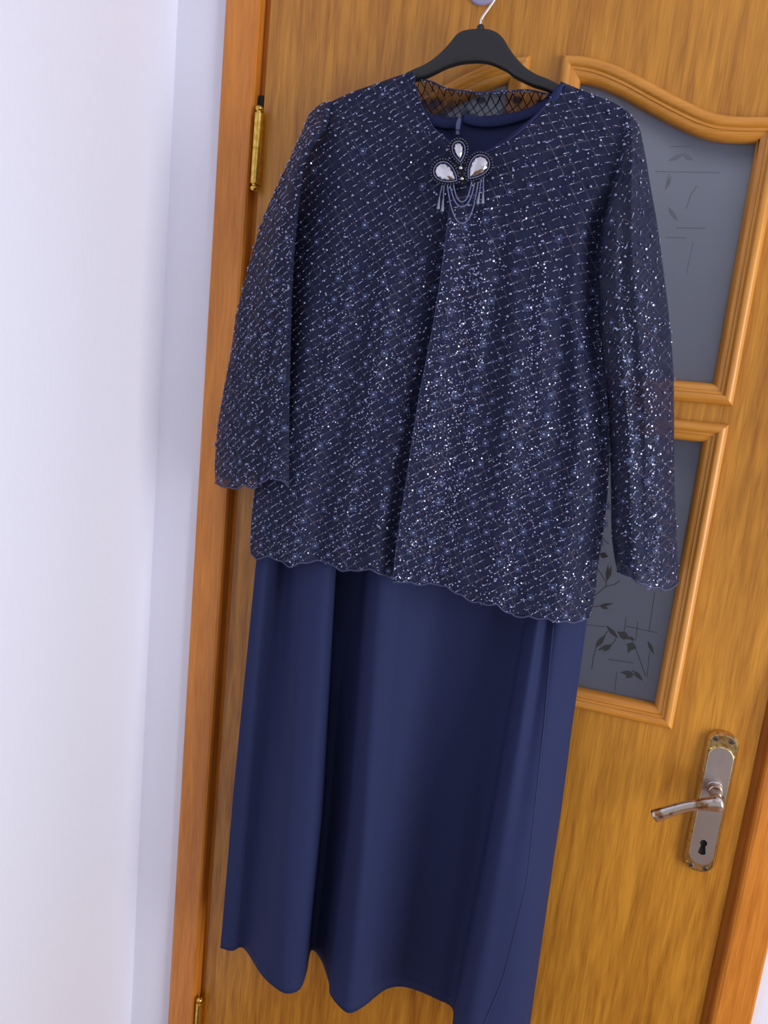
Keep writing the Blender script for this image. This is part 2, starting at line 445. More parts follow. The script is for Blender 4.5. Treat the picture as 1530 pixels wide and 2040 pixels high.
etched('etched_lines', [(T*.7, k7(245,870), k7(375,886)), (T*.7, k7(525,880), k7(690,916), k7(745,925)), (T*.8, k7(524,815), k7(510,922)), (T*.8, k7(606,850), k7(592,985)),
        (T*.7, k7(726,640), k7(686,920)), (T*.7, k7(400,1115), k7(575,1140)), (T*.7, k7(457,1205), k7(445,1340)), (T*.7, k7(690,1060), k7(672,1240))], [], M['etch'], panes[1])
etched('leaf_sprig', [(T, k4(960,770), k4(940,862)), (T, k4(1120,840), k4(1085,890), k4(1060,970))],
       [(k4(955,695), k4(1060,650), .0026), (k4(1040,655), k4(1100,690), .0026), (k4(955,960), k4(1010,1040), .0024), (k4(940,860), k4(975,780), .002)], M['etch_faint'], panes[0])
etched('etched_lines', [(T*.7, k4(880,755), k4(1250,762)), (T*.7, k4(970,612), k4(1090,612)), (T*.7, k4(1000,1080), k4(1170,1082)), (T*.7, k4(940,1135), k4(1060,1137)), (T*.7, k4(1100,1160), k4(1060,1345))], [], M['etch_faint'], panes[0])

# ---- hinges
def lathe(prof, n=20):
    return [[(r * math.cos(2*math.pi*k/n), r * math.sin(2*math.pi*k/n), z) for k in range(n)] for r, z in prof]
def add_lathe(name, prof, loc, mat, parent, n=20, deg=35):
    v, f = loft(lathe(prof, n)); v = [(p[0]+loc[0], p[1]+loc[1], p[2]+loc[2]) for p in v]
    return auto_smooth(mesh(name, v, f, mat, parent), deg)
def hinge(xz_top, xz_bot):
    a, b_ = Vector(xz_top), Vector(xz_bot); h = a.z - b_.z; r = 0.0062
    x, y = (a.x + b_.x)/2, a.y
    z0 = b_.z; hb = h - 0.020
    br = add_lathe('hinge', [(r*.9, 0), (r, .0006), (r, hb/2 - .0008), (r*.9, hb/2 - .0003), (r*.9, hb/2 + .0003), (r, hb/2 + .0008), (r, hb - .0006), (r*.9, hb)], (x, y, z0 + 0.010), M['brass'], door)
    for s in (1, -1):
        zc = z0 + 0.010 + (hb if s > 0 else 0)
        pr = [(r*.55, 0), (r*.55, .0015)] + [(0.0001 + r*.95*math.sin(math.pi*t), .0015 + .0092*(1-math.cos(math.pi*t))/2) for t in (.2, .35, .5, .65, .8, .92, 1.0)]
        if s < 0: pr = [(q, -z) for q, z in pr][::-1]
        add_lathe('finial', pr, (x, y, zc), M['brass'], br)
    bm = bmesh.new(); box(bm, x - .002, x + .006, y + .002, .02, z0 + .010, z0 + .010 + hb)
    from_bm('leaf_plate', bm, M['brass'], br)
hinge(V(515.5, 211, .012), V(507, 381, .012))
ht = V(398, 1988, .012); hinge(ht, ht - Vector((0, 0, .125)))
bm = bmesh.new(); box(bm, -0.0075, 0.0005, 0.0, 0.03, V(516, 196, 0).z - .012, V(516, 196, 0).z + .004)
from_bm('recess_shade_block', bm, M['black'], door)  # solid black block, the shade of the recess put in as colour

# ---- handle
HX, HT, HB, HD = 0.7735, 1.1560, 0.9415, 0.006
def stadium(x, z0, z1, hw, rnd, n=12):
    pts = []
    for (cx, cz, a0) in ((x+hw-rnd, z1-rnd, 0), (x-hw+rnd, z1-rnd, 90), (x-hw+rnd, z0+rnd, 180), (x+hw-rnd, z0+rnd, 270)):
        for k in range(n+1):
            a = math.radians(a0 + 90*k/n); pts.append((cx + rnd*math.cos(a), cz + rnd*math.sin(a)))
    out = []
    for p in pts:
        if not out or (Vector(p)-Vector(out[-1])).length > 1e-6: out.append(p)
    if (Vector(out[0])-Vector(out[-1])).length < 1e-6: out.pop()
    return out
def plate_rings(lp, prof):
    return [[(x, -d, z) for x, z in inset(lp, t)] for t, d in prof]
lp = stadium(HX, HB, HT, 0.0215, 0.0185)
v, f = loft(plate_rings(lp, [(0, 0), (0.0004, .005), (0.0030, .0098), (0.0044, .0100), (0.0052, .0086), (0.010, .0082)]))
plate = auto_smooth(mesh('handle_plate', v, f, M['brass_worn'], door), 40)
lp2 = stadium(HX, HB + 0.0150, HT - 0.0195, 0.0168, 0.0155)
kz = 0.9845
key = [(HX + .0046*math.cos(a), kz + .006 + .0052*math.sin(a)) for a in np.radians(np.linspace(-50, 230, 15))] + \
      [(HX - .0042, kz - .004), (HX - .0050, kz - .0100), (HX, kz - .0122), (HX + .0050, kz - .0100), (HX + .0042, kz - .004)]
fp = extrude_poly([inset(lp2, .0012), key], -0.0132, -0.006, 'faceplate', M['nickel'], plate)
v, f = loft(plate_rings(lp2, [(-.0008, .007), (-.0004, .0112), (.0006, .0130), (.0013, .01325)]), caps=False)
auto_smooth(mesh('faceplate_rim', v, f, M['brass_worn'], plate), 50)
extrude_poly([inset(key, -.001) if False else key], -0.0100, -0.003, 'keyhole_dark_slug', M['black'], plate)  # black slug in the opening, paints the dark inside the hole
for (sx, sz) in ((HX-.0098, 1.1452), (HX+.0098, 1.1452), (HX-.0096, 0.9505), (HX+.0092, 0.9505)):
    prof = [(.0036, 0), (.0036, .0012), (.0030, .0018), (.0011, .0019), (.0009, .0008)]
    rings = [[(sx + r*math.cos(2*math.pi*k/12), -.0082 - d, sz + r*math.sin(2*math.pi*k/12)) for k in range(12)] for r, d in prof]
    v, f = loft(rings); auto_smooth(mesh('screw', v, f, M['screw'], plate), 30)
# neck + lever
NZ = 1.0755
neck = [(.0105, .012), (.0105, .0145), (.0088, .016), (.0082, .020), (.0090, .021), (.0090, .024), (.0078, .025), (.0080, .036), (.0088, .044)]
rings = [[(HX + r*math.cos(2*math.pi*k/20), -d, NZ + r*math.sin(2*math.pi*k/20)) for k in range(20)] for r, d in neck]
v, f = loft(rings); lever_neck = auto_smooth(mesh('lever_neck', v, f, M['nickel_worn'], plate), 40)
def lever():
    pts = [V(1440, 1600, .049), V(1428, 1601, .050), V(1412, 1602, .051), V(1392, 1603, .052), V(1370, 1606, .053), V(1346, 1612, .054), V(1324, 1619, .055), V(1309, 1624, .055), V(1301, 1627, .055)]
    pts = [Vector(p) for p in crspline([tuple(p) for p in pts], 48)]
    rz = np.interp(np.linspace(0, 1, 48), [0, .05, .12, .25, .4, .6, .8, .90, .955, .985, 1], [.006, .0092, .0100, .0080, .0064, .0064, .0074, .0080, .0076, .0060, .0030])
    ry = np.interp(np.linspace(0, 1, 48), [0, .05, .12, .25, .4, .6, .8, .90, .955, .985, 1], [.006, .0085, .0088, .0066, .0056, .0056, .0062, .0066, .0062, .0050, .0024])
    rings = []
    for i, p in enumerate(pts):
        t = (pts[min(i+1, 47)] - pts[max(i-1, 0)]).normalized(); s = Vector((0, 1, 0)); u_ = t.cross(s).normalized(); s = u_.cross(t)
        rings.append([p + u_*math.cos(2*math.pi*k/16)*rz[i]*1.14 + s*math.sin(2*math.pi*k/16)*ry[i] for k in range(16)])
    v, f = loft(rings); return auto_smooth(mesh('lever', v, f, M['nickel_worn'], plate), 50)
lever()

# ------------------------------------------------------------------ cloth patches
def polyline(pts):
    """-> function t in [0,1] (vectorised) -> (x, y), Catmull-Rom through pts, parameter = chord length"""
    q = np.asarray(pts, float); seg = np.hypot(*np.diff(q, axis=0).T); s = np.concatenate([[0], np.cumsum(seg)]) / seg.sum()
    dense = crspline(q, 40 * (len(q) - 1) + 1); sd = np.concatenate([np.linspace(s[i], s[i+1], 40, endpoint=False) for i in range(len(q)-1)] + [[1.0]])
    return lambda t: (np.interp(t, sd, dense[:, 0]), np.interp(t, sd, dense[:, 1]))

class Patch:
    """Coons patch measured on the photograph, each vertex at its own distance from the door"""
    def __init__(s, left, right, top, bottom, depth):
        s.L, s.R, s.T, s.B = polyline(left), polyline(right), polyline(top), polyline(bottom); s.depth = depth
    def pix(s, u, v):
        out = []
        for k in (0, 1):
            l, r, t, b_ = s.L(v)[k], s.R(v)[k], s.T(u)[k], s.B(u)[k]
            c00, c10, c01, c11 = s.T(0.)[k], s.T(1.)[k], s.B(0.)[k], s.B(1.)[k]
            out.append((1-u)*l + u*r + (1-v)*t + v*b_ - ((1-u)*(1-v)*c00 + u*(1-v)*c10 + (1-u)*v*c01 + u*v*c11))
        return out
    def __call__(s, u, v):
        x, y = s.pix(u, v); return P(x, y, s.depth(u, v))

def grid_mesh(name, pts, mat, parent, uvs=None, thick=0.0):
    nv, nu = pts.shape[:2]
    idx = np.arange(nv*nu).reshape(nv, nu)
    f = np.stack([idx[:-1, :-1], idx[1:, :-1], idx[1:, 1:], idx[:-1, 1:]], -1).reshape(-1, 4)
    me = bpy.data.meshes.new(name); me.from_pydata(pts.reshape(-1, 3).tolist(), [], f.tolist())
    me.polygons.foreach_set('use_smooth', [True]*len(me.polygons))
    if uvs is not None:
        l = me.uv_layers.new(name='UVMap'); vi = np.empty(len(me.loops), int); me.loops.foreach_get('vertex_index', vi)
        l.data.foreach_set('uv', uvs.reshape(-1, 2)[vi].ravel())
    me.update()
    o = link(name, me, mat, parent)
    if thick:
        md = o.modifiers.new('thickness', 'SOLIDIFY'); md.thickness = thick; md.offset = 0
    return o

def build(patch, name, mat, parent, nu, nv, uvf=None, thick=0.0):
    u, v = np.meshgrid(np.linspace(0, 1, nu), np.linspace(0, 1, nv))
    pts = patch(u, v)
    return grid_mesh(name, pts, mat, parent, uvf(pts) if uvf else None, thick)

# ---- instanced triangles joined in one mesh
def ico(sub=1):
    bm = bmesh.new(); bmesh.ops.create_icosphere(bm, subdivisions=sub, radius=1.0)
    v = np.array([p.co[:] for p in bm.verts]); f = np.array([[q.index for q in t.verts] for t in bm.faces]); bm.free(); return v, f
def cyl(n=6):
    v = [(x, math.cos(2*math.pi*k/n), math.sin(2*math.pi*k/n)) for x in (-1, 1) for k in range(n)]
    f = []
    for k in range(n):
        j = (k+1) % n; f += [(k, k+n, j), (j, k+n, j+n)]
    f += [(0, j+1, j) for j in range(1, n-1)][::-1] + [(n, n+j, n+j+1) for j in range(1, n-1)]
    return np.array(v, float), np.array(f)
def disc(n=6):
    v = [(math.cos(2*math.pi*k/n), math.sin(2*math.pi*k/n), 0) for k in range(n)]
    return np.array(v), np.array([(0, k, k+1) for k in range(1, n-1)])
def inst(items):
    """items: list of (basev, basef, pos(m,3), frames(m,3,3) columns already scaled, matindex)"""
    VV, FF, MI = [], [], []; off = 0
    for bv, bf, pos, fr, mi in items:
        if len(pos) == 0: continue
        v = np.einsum('mij,nj->mni', fr, bv) + pos[:, None, :]
        f = bf[None] + (np.arange(len(pos)) * len(bv))[:, None, None] + off
        VV.append(v.reshape(-1, 3)); FF.append(f.reshape(-1, 3)); MI.append(np.full(len(pos)*len(bf), mi)); off += len(pos)*len(bv)
    return np.concatenate(VV), np.concatenate(FF), np.concatenate(MI)
def tri_mesh(name, data, mats, parent, smooth=True):
    v, f, mi = data
    me = bpy.data.meshes.new(name)
    me.vertices.add(len(v)); me.vertices.foreach_set('co', v.astype(np.float32).ravel())
    me.loops.add(f.size); me.loops.foreach_set('vertex_index', f.astype(np.int32).ravel())
    me.polygons.add(len(f)); me.polygons.foreach_set('loop_start', np.arange(0, f.size, 3, dtype=np.int32))
    me.polygons.foreach_set('material_index', mi.astype(np.int32))
    me.polygons.foreach_set('use_smooth', np.full(len(f), smooth))
    me.update(calc_edges=True); me.validate()
    return link(name, me, mats, parent)

# ------------------------------------------------------------------ door hook and hanger
hk = V(963, -20, 0)
hook = empty('door_hook', hk); tag(hook, 'small violet-grey round hook stuck on the door above the hanger', 'hook')
rings = [[(hk.x + r*math.cos(2*math.pi*k/28), -d, hk.z + r*math.sin(2*math.pi*k/28)) for k in range(28)] for r, d in [(.0195, 0), (.0198, .002), (.0185, .0045), (.014, .0062), (.0075, .007), (.006, .009)]]
v, f = loft(rings); auto_smooth(mesh('backing_disc', v, f, M['hook'], hook), 45)
wt = V(964, -52, .045)     # top of the wire loop
pg = [Vector((hk.x, -.006, hk.z)), Vector((hk.x, -.02, hk.z)), Vector((hk.x, -.034, wt.z - .012)), Vector((wt.x, -.045, wt.z - .0065)), Vector((wt.x, -.056, wt.z - .004)), Vector((wt.x, -.060, wt.z + .006))]
v, f = tube(crspline([tuple(p) for p in pg], 24), .0042, 12); auto_smooth(mesh('peg', v, f, M['hook'], hook), 50)

HD_ = 0.045
hanger = empty('clothes_hanger', V(957, 128, HD_)); tag(hanger, 'black plastic clothes hanger with a steel wire hook, carrying the garments', 'hanger')
st = [((646,217),(646,228)),((672,206),(672,222)),((705,193),(705,214)),((760,171),(760,193)),((823,141),(823,164)),((846,131),(846,157)),((866,118),(866,148)),((884,102),(886,138)),((899,85),(904,132)),((910,71),(916,129)),
      ((924,62.5),(930,127)),((941,59.5),(945,126)),((957,59),(957,126)),((975,60),(972,128)),((992,67),(985,132)),((1005,80),(998,138)),((1014,96),(1012,145)),((1026,113),(1024,155)),((1045,134),(1040,163)),
      ((1067,149),(1062,173)),((1096,161),(1090,182)),((1140,184),(1138,204)),((1200,210),(1198,228)),((1240,229),(1238,240))]
tp = crspline([a for a, b_ in st], 90); bt = crspline([b_ for a, b_ in st], 90)
rings = []
for i in range(90):
    a, b_ = V(tp[i][0], tp[i][1], HD_), V(bt[i][0], bt[i][1], HD_)
    cc = (a + b_)/2; h = (a - b_)/2; th = .0065
    ring = []
    for k in range(16):
        an = 2*math.pi*k/16; ca, sa = math.cos(an), math.sin(an); e = .55
        ring.append(cc + h * (abs(ca)**e * (1 if ca >= 0 else -1)) + Vector((0, -th * (abs(sa)**e * (1 if sa >= 0 else -1)), 0)))
    rings.append(ring)
v, f = loft(rings); auto_smooth(mesh('body', v, f, M['hanger'], hanger), 50)
nk = V(957, 60, HD_)
add_lathe('collar', [(.0052, -.003), (.0046, .004), (.0034, .0052), (.0030, .006)], nk, M['hanger'], hanger)
wp = [V(957, 62, HD_), V(957.5, 45, HD_), V(961, 35, HD_), V(972, 19, HD_), V(985, 0, HD_), V(993, -18, HD_), V(990, -38, HD_), V(978, -50, HD_), V(962, -52, HD_), V(946, -44, HD_), V(938, -30, HD_)]
v, f = tube(crspline([tuple(p) for p in wp], 60), .0017, 10); auto_smooth(mesh('wire_hook', v, f, M['steel'], hanger), 60)

# ------------------------------------------------------------------ dress
dress = empty('long_dress', V(830, 1990, .06)); tag(dress, 'long plain navy crepe dress hanging in folds under the sequined jacket', 'dress')
ZH = 0.622
hem = [(439,1888),(462,1894),(486,1889),(520,1940),(548,1967),(572,1979),(597,1970),(610,1938),(620,1893),(640,1912),(655,1955),(660,1984),(692,2017),(722,2006),(747,1986),(770,1970),(798,1965),(829,1972),(870,1990),(902,2010),
       (902,2060),(925,2082),(960,2096),(1000,2104),(1034,2100),(1050,2078)]
hemd = [max(.016, -PZ(x, y, ZH)[1]) for x, y in hem]
ax = [514,530,552,577,597,620,652,668,673,700,726,738,758,790,815,845,880,920,975,1050,1060,1080,1098,1120,1158,1174]
rowC = np.array([(x, y, d) for (x, y), d in zip(hem, hemd)])
rowA = np.array([(x, 1085 + (x-514)/660*112, .092 + .55*(d-.128)) for x, d in zip(ax, hemd)])
rowA[:16, 2] = (.070, .073, .056, .042, .082, .091, .090, .072, .030, .026, .032, .070, .091, .084, .068, .055)
dx = np.linspace(668, 1192, len(ax))
rowD = np.array([(x, 345 + (x-668)/524*10, .062 - .018*abs((x-930)/262)**3) for x in dx])
def blend(a, b_, t): return a*(1-t) + b_*t
rowM = blend(rowD, rowA, .5); rowM[:, 2] = blend(rowD, rowA, .5)[:, 2]
rowB = blend(rowA, rowC, .62); rowB[:, 2] = rowA[:, 2] + (rowC[:, 2]-rowA[:, 2])*.75
rowB[:, 0] += np.interp(rowB[:, 0], [460, 640, 1000, 1130], [-3, 8, 4, 0])
bump_ = np.zeros(len(ax)); bump_[20:25] = (.022, .032, .030, .022, .010)
rowC[:, 2] += bump_; rowB[:, 2] += bump_
rowA[20:24, 2] += (-.004, .008, -.006, .006)
rowH = blend(rowA, rowC, .93); rowH[:, 2] = rowA[:, 2] + (rowC[:, 2]-rowA[:, 2])*.9
ctl = [rowD, rowM, rowA, rowB, rowH, rowC]
NU, NV = 230, 130
rows = np.stack([crspline(r, NU) for r in ctl])                # (6,NU,3)
tpar = np.array([0, .2, .42, .72, .95, 1.0]); tv = np.linspace(0, 1, NV)
full = np.empty((NV, NU, 3))
for j in range(NU):
    for k in range(3):
        # monotone-ish cubic through rows
        full[:, j, k] = np.interp(tv, tpar, rows[:, j, k])
ker = np.array([1, 4, 7, 4, 1.]); ker /= ker.sum()
sm = full.copy()
for _ in range(6):
    pad = np.concatenate([sm[:1], sm[:1], sm, sm[-1:], sm[-1:]], 0)
    nw = sum(ker[q]*pad[q:q+NV] for q in range(5)); nw[0] = full[0]; nw[-1] = full[-1]; nw[-2] = .5*nw[-2]+.5*full[-2]; sm = nw
U_, V_ = np.meshgrid(np.linspace(0, 1, NU), tv)
lowv = ss(V_, .4, .8)
sm[..., 2] += .0016*np.sin(2*math.pi*(U_*9 + .25*np.sin(V_*5)))*lowv*(1-ss(V_, .92, 1))
D_FULL = sm
pts = P(sm[..., 0], sm[..., 1], sm[..., 2])
o = grid_mesh('front_panel', pts, M['crepe'], dress, thick=.0012)
# side seam and hem stitch lines follow the cloth
def on_grid(G, u, v):
    nv, nu = G.shape[:2]; a = np.clip(u, 0, .9999)*(nu-1); b_ = np.clip(v, 0, .9999)*(nv-1); i, j = int(b_), int(a); fa, fb = a-j, b_-i
    return (G[i, j]*(1-fa)*(1-fb) + G[i, j+1]*fa*(1-fb) + G[i+1, j]*(1-fa)*fb + G[i+1, j+1]*fa*fb)
OFF = np.array([0, -.0009, 0])
v, f = tube([on_grid(pts, u, t) + OFF for u, t in zip(np.interp(np.linspace(.45, 1, 60), [.45, .55, .72, .88, 1], [.905, .915, .922, .90, .862]), np.linspace(.45, 1, 60))], .0009, 6); mesh('side_seam', v, f, M['seam'], dress, True)
v, f = tube([on_grid(pts, .055, t) + OFF for t in np.linspace(.6, 1, 50)], .0006, 6); mesh('side_seam', v, f, M['seam'], dress, True)
v, f = tube([on_grid(pts, t, .985) + OFF for t in np.linspace(0, 1, 400)], .0005, 5); mesh('hem_stitch', v, f, M['seam'], dress, True)
# back of the dress
bk = Patch([(690,225),(672,420),(560,760),(520,1090),(470,1560),(452,1850)], [(1200,250),(1195,430),(1180,800),(1165,1190),(1120,1600),(1056,1985)],
           [(690,225),(760,190),(822,168),(838,205),(858,226),(890,233),(930,233),(975,231),(1020,225),(1058,213),(1085,196),(1108,176),(1150,205),(1200,250)],
           [(452,1850),(600,1882),(750,1908),(900,1945),(1056,1985)],
           lambda u, v: .030 - .004*np.cos(2*math.pi*u*3)*ss(v, .5, 1) + .006*np.sin(np.pi*np.clip((v-.05)*3, 0, 1)) * 0)
build(bk, 'back_panel', M['crepe'], dress, 90, 90, thick=.0012)
def join_sides(name, A, B, mat, parent):
    """cloth between a front edge and a back edge, matched by height"""
    o1 = np.argsort(B[:, 2]); Bm = np.stack([np.interp(A[:, 2], B[o1, 2], B[o1, k]) for k in range(3)], 1)
    Bm[:, 2] = A[:, 2]
    return grid_mesh(name, np.stack([A*(1-t) + Bm*t for t in np.linspace(0, 1, 6)], 1), mat, parent, np.zeros((len(A), 6, 2)))
vv_ = np.linspace(0, 1, 120)
for q, uu_ in ((0, 0.), (-1, 1.)): join_sides('side_panel', pts[:, q], bk(np.full(120, uu_), vv_), M['crepe'], dress)
# back neck facing band (double fold) and the front neckline band on the right
def band(name, path, depths, wd, mat, parent, thick=.0022, n=60):
    q = crspline([(x, y, d, w_) for (x, y), d, w_ in zip(path, depths, wd)], n)
    top_, bot = [], []
    for i in range(n):
        tx = q[min(i+1, n-1)][:2] - q[max(i-1, 0)][:2]; tx /= np.hypot(*tx); nrm = np.array([-tx[1], tx[0]])
        top_.append(q[i]); bot.append(nrm)
    rings = []
    for i in range(n):
        x, y, d, w_ = q[i]; nx_, ny_ = bot[i]; ring = []
        for k in range(10):
            an = 2*math.pi*k/10; ring.append(V(x + nx_*w_*(.5 + .5*math.cos(an)), y + ny_*w_*(.5 + .5*math.cos(an)), d + thick*math.sin(an)))
        rings.append(ring)
    v, f = loft(rings); return mesh(name, v, f, mat, parent, True)
band('neck_facing', [(838,222),(862,231),(890,237),(912,240)], [.034]*4, [18,20,20,18], M['crepe'], dress)
band('neck_facing', [(926,226),(960,232),(1000,229),(1040,220),(1070,208),(1092,192)], [.036]*6, [20,22,22,20,18,14], M['crepe'], dress)
band('front_neckline', [(1121,163),(1106,176),(1088,204),(1062,232),(1030,258),(1000,280),(968,300),(930,312)], [.058,.061,.062,.062,.062,.062,.062,.062], [-6,-15,-20,-22,-22,-22,-22,-22], M['crepe'], dress, .003)
band('front_neckline', [(822,158),(832,200),(850,240),(876,282),(905,306),(930,312)], [.056,.058,.058,.058,.058,.058], [10,16,18,20,20,20], M['crepe'], dress, .003)
z = band('zip_tape', [(914,262),(915,285),(917,315)], [.036]*3, [5,5,5], M['seam'], dress, .0012, 12)
zp = extrude_poly([[(p.x, p.z) for p in (V(908.5,259,.040), V(909.5,247,.040), V(912,240,.040), V(917,232,.040), V(919,240,.040), V(917.5,250,.040), V(916.5,259,.040))]], -.0425, -.0400, 'zip_pull', M['zip'], dress)
mesh('zip_slider', *loft([[V(911+a, 259+b_, .037+e) for a, b_ in ((-3,0),(4,0),(4,9),(-3,9))] for e in (0, .004)]), M['zip'], dress)

# ------------------------------------------------------------------ jacket
jacket = empty('sequined_jacket', V(850, 1150, .09)); tag(jacket, 'navy sheer jacket covered in diagonal rows of beads and sequins, on the hanger', 'jacket')

def d_left(u, v):
    d = .056 + .036*ss(v, 0, .13) + .020*v
    d = d - .030*(1-ss(u, 0, .32))*ss(v, .05, .3) - .008*ss(u, .84, .96)*ss(v, .25, .4)
    k = ss(v, .2, .6)
    d = d + k*(.0060*np.sin(2*math.pi*(1.9*u + .12 - .25*v)) + .0030*np.sin(2*math.pi*(4.3*u + .6*v + .3)))*(1-.6*ss(u, .85, 1))
    return d + .0012*np.sin(17*u + 23*v)*np.sin(31*v - 9*u)
def d_right(u, v):
    d = .056 + .038*ss(v, 0, .13) + .020*v
    d = d - .034*ss(u, .80, 1)*ss(v, .05, .3) + .012*(1-ss(u, 0, .12))*ss(v, .25, .4)
    k = ss(v, .22, .6)
    k = k*(1 - .65*ss(v, .65, .95))
    d = d + k*(.0058*np.sin(2*math.pi*(2.3*u - .10 + .30*v)) + .0030*np.sin(2*math.pi*(5.1*u - .5*v + .2)))*(ss(u, 0, .12))
    d = d + .004*np.sin(2*math.pi*(1.6*v + 1.2*u))*k*ss(u, .45, .8)
    return d + .0012*np.sin(19*u - 21*v)*np.sin(27*v + 11*u)
def d_sl(u, v):
    a = ss(v, 0, .12); prof = np.interp(u, [0, .08, .25, .5, .75, .92, 1], [.034, .060, .088, .106, .116, .116, .108])
    d = .058*(1-a) + prof*a
    return d + a*(.0035*np.sin(2*math.pi*(2.1*u + .5*v))*np.sin(np.pi*u) + .0022*np.sin(2*math.pi*(1.1*u + 3.2*v))*np.sin(np.pi*u))
def d_sr(u, v):
    a = ss(v, 0, .12); prof = np.interp(u, [0, .1, .3, .55, .8, .93, 1], [.070, .092, .108, .108, .086, .058, .034])
    d = .058*(1-a) + prof*a
    return d + a*(.0040*np.sin(2*math.pi*(2.4*u - .6*v))*np.sin(np.pi*u) + .0025*np.sin(2*math.pi*(.9*u + 4.1*v))*np.sin(np.pi*u))

def scallop(pts, per=34, amp=4.0, ph=0.0):
    """add the little scallops of the corded edge to a hem line"""
    q = np.asarray(pts, float); seg = np.hypot(*np.diff(q, axis=0).T); L_ = seg.sum(); n = int(L_ / 4)
    s = np.concatenate([[0], np.cumsum(seg)]); t = np.linspace(0, L_, n)
    x = np.interp(t, s, q[:, 0]); y = np.interp(t, s, q[:, 1])
    w_ = np.minimum(1, np.minimum(t, L_-t)/10)
    y = y + w_*(amp*np.abs(np.sin(math.pi*t/per + ph)) - amp*.6)
    return list(zip(x, y))
pL = Patch([(652,206),(640,250),(608,300),(590,360),(580,440),(568,560),(560,700),(535,850),(508,975),(499,1070),(500,1102)],
           [(824,143),(834,196),(862,252),(902,300),(908,420),(892,600),(866,760),(842,920),(826,1050),(818,1157)],
           [(652,206),(700,184),(745,168),(790,152),(824,143)],
           scallop([(500,1102),(512,1113),(538,1108),(560,1118),(577,1129),(600,1122),(622,1118),(648,1117),(662,1126),(680,1136),(702,1137),(722,1135),(742,1135),(760,1144),(784,1152),(818,1157)], 36, 3), d_left)
pR = Patch([(1119,163),(1098,198),(1055,246),(1000,288),(948,312),(905,330),(893,440),(868,620),(834,800),(808,970),(790,1090),(783,1160)],
           [(1250,222),(1256,258),(1248,300),(1228,370),(1210,430),(1198,500),(1196,620),(1206,740),(1214,860),(1212,960),(1204,1040),(1192,1110),(1186,1180),(1174,1231)],
           [(1119,163),(1150,176),(1185,190),(1220,204),(1248,222)],
           scallop([(783,1160),(802,1158),(826,1163),(850,1164),(870,1162),(895,1172),(915,1184),(945,1200),(968,1203),(992,1206),(1008,1218),(1025,1227),(1052,1229),(1082,1232),(1112,1238),(1142,1239),(1174,1231)], 36, 4), d_right)
pSL = Patch([(656,203),(640,206),(616,228),(605,256),(583,304),(547,382),(527,428),(508,487),(488,558),(470,630),(460,700),(445,780),(434,850),(428,920),(429,962)],
            [(660,203),(652,250),(626,290),(606,330),(597,400),(588,490),(582,590),(579,700),(577,800),(576,900),(576,970)],
            [(656,204),(657,203.7),(659,203.3),(660,203)],
            scallop([(429,962),(440,967),(455,972),(472,973),(488,966),(505,972),(518,962),(540,952),(560,956),(576,970)], 30, 3), d_sl)
pSR = Patch([(1244,219),(1242,258),(1234,290),(1220,340),(1206,395),(1192,470),(1187,540),(1190,620),(1198,710),(1208,800),(1215,890),(1217,980),(1218,1060),(1224,1110),(1230,1138)],
            [(1250,222),(1272,250),(1284,300),(1296,370),(1310,450),(1322,540),(1334,640),(1341,730),(1343,820),(1343,900),(1345,990),(1349,1080),(1352,1158)],
            [(1244,219),(1246,220),(1248,221),(1250,222)],
            scallop([(1230,1138),(1246,1143),(1262,1152),(1280,1164),(1300,1168),(1320,1174),(1340,1172),(1352,1158)], 30, 4), d_sr)

# fabric coordinates of each panel: rows rise to the right; slope may change down the panel
def rowfield(x0, slope_pts, lean, cross):
    zs, sl = zip(*sorted(slope_pts)); zt = np.linspace(-1, 4, 4001); g = np.interp(zt, zs, sl)
    def bco(X, Z):       # solve z_b with Z = z_b + slope(z_b) (X-x0) by fixed point iteration
        b_ = np.array(Z, float)
        for _ in range(25): b_ = .5*b_ + .5*(Z - np.interp(b_, zt, g)*(X - x0))
        return b_
    def slope(b_): return np.interp(b_, zt, g)
    def uvf(pts_):
        X, Z = pts_[..., 0], pts_[..., 2]; b_ = bco(X, Z); s = slope(b_)
        k = 1/cross; return np.stack([(X*k + Z)/math.sqrt(1 + k*k), b_], -1)
    return x0, bco, slope, lean, uvf
fields = {'L': rowfield(.24, [(1.0, .74), (1.3, .74), (1.6, .72), (1.8, .68), (2.0, .64)], -.12, .80),
          'R': rowfield(.47, [(1.0, .74), (1.35, .72), (1.5, .66), (1.62, .52), (1.75, .36), (2.0, .30)], -.05, .66),
          'SL': rowfield(.10, [(1.0, .80), (1.5, .78), (1.7, .70), (1.9, .40), (2.0, .3)], -.20, .8),
          'SR': rowfield(.58, [(1.0, .85), (1.4, 1.0), (1.55, 1.35), (1.65, 1.9), (1.8, 2.2), (2.0, 1.6)], -.02, 1.6)}
RZ, DX = .0123, .0245      # vertical row spacing, horizontal step of the repeat

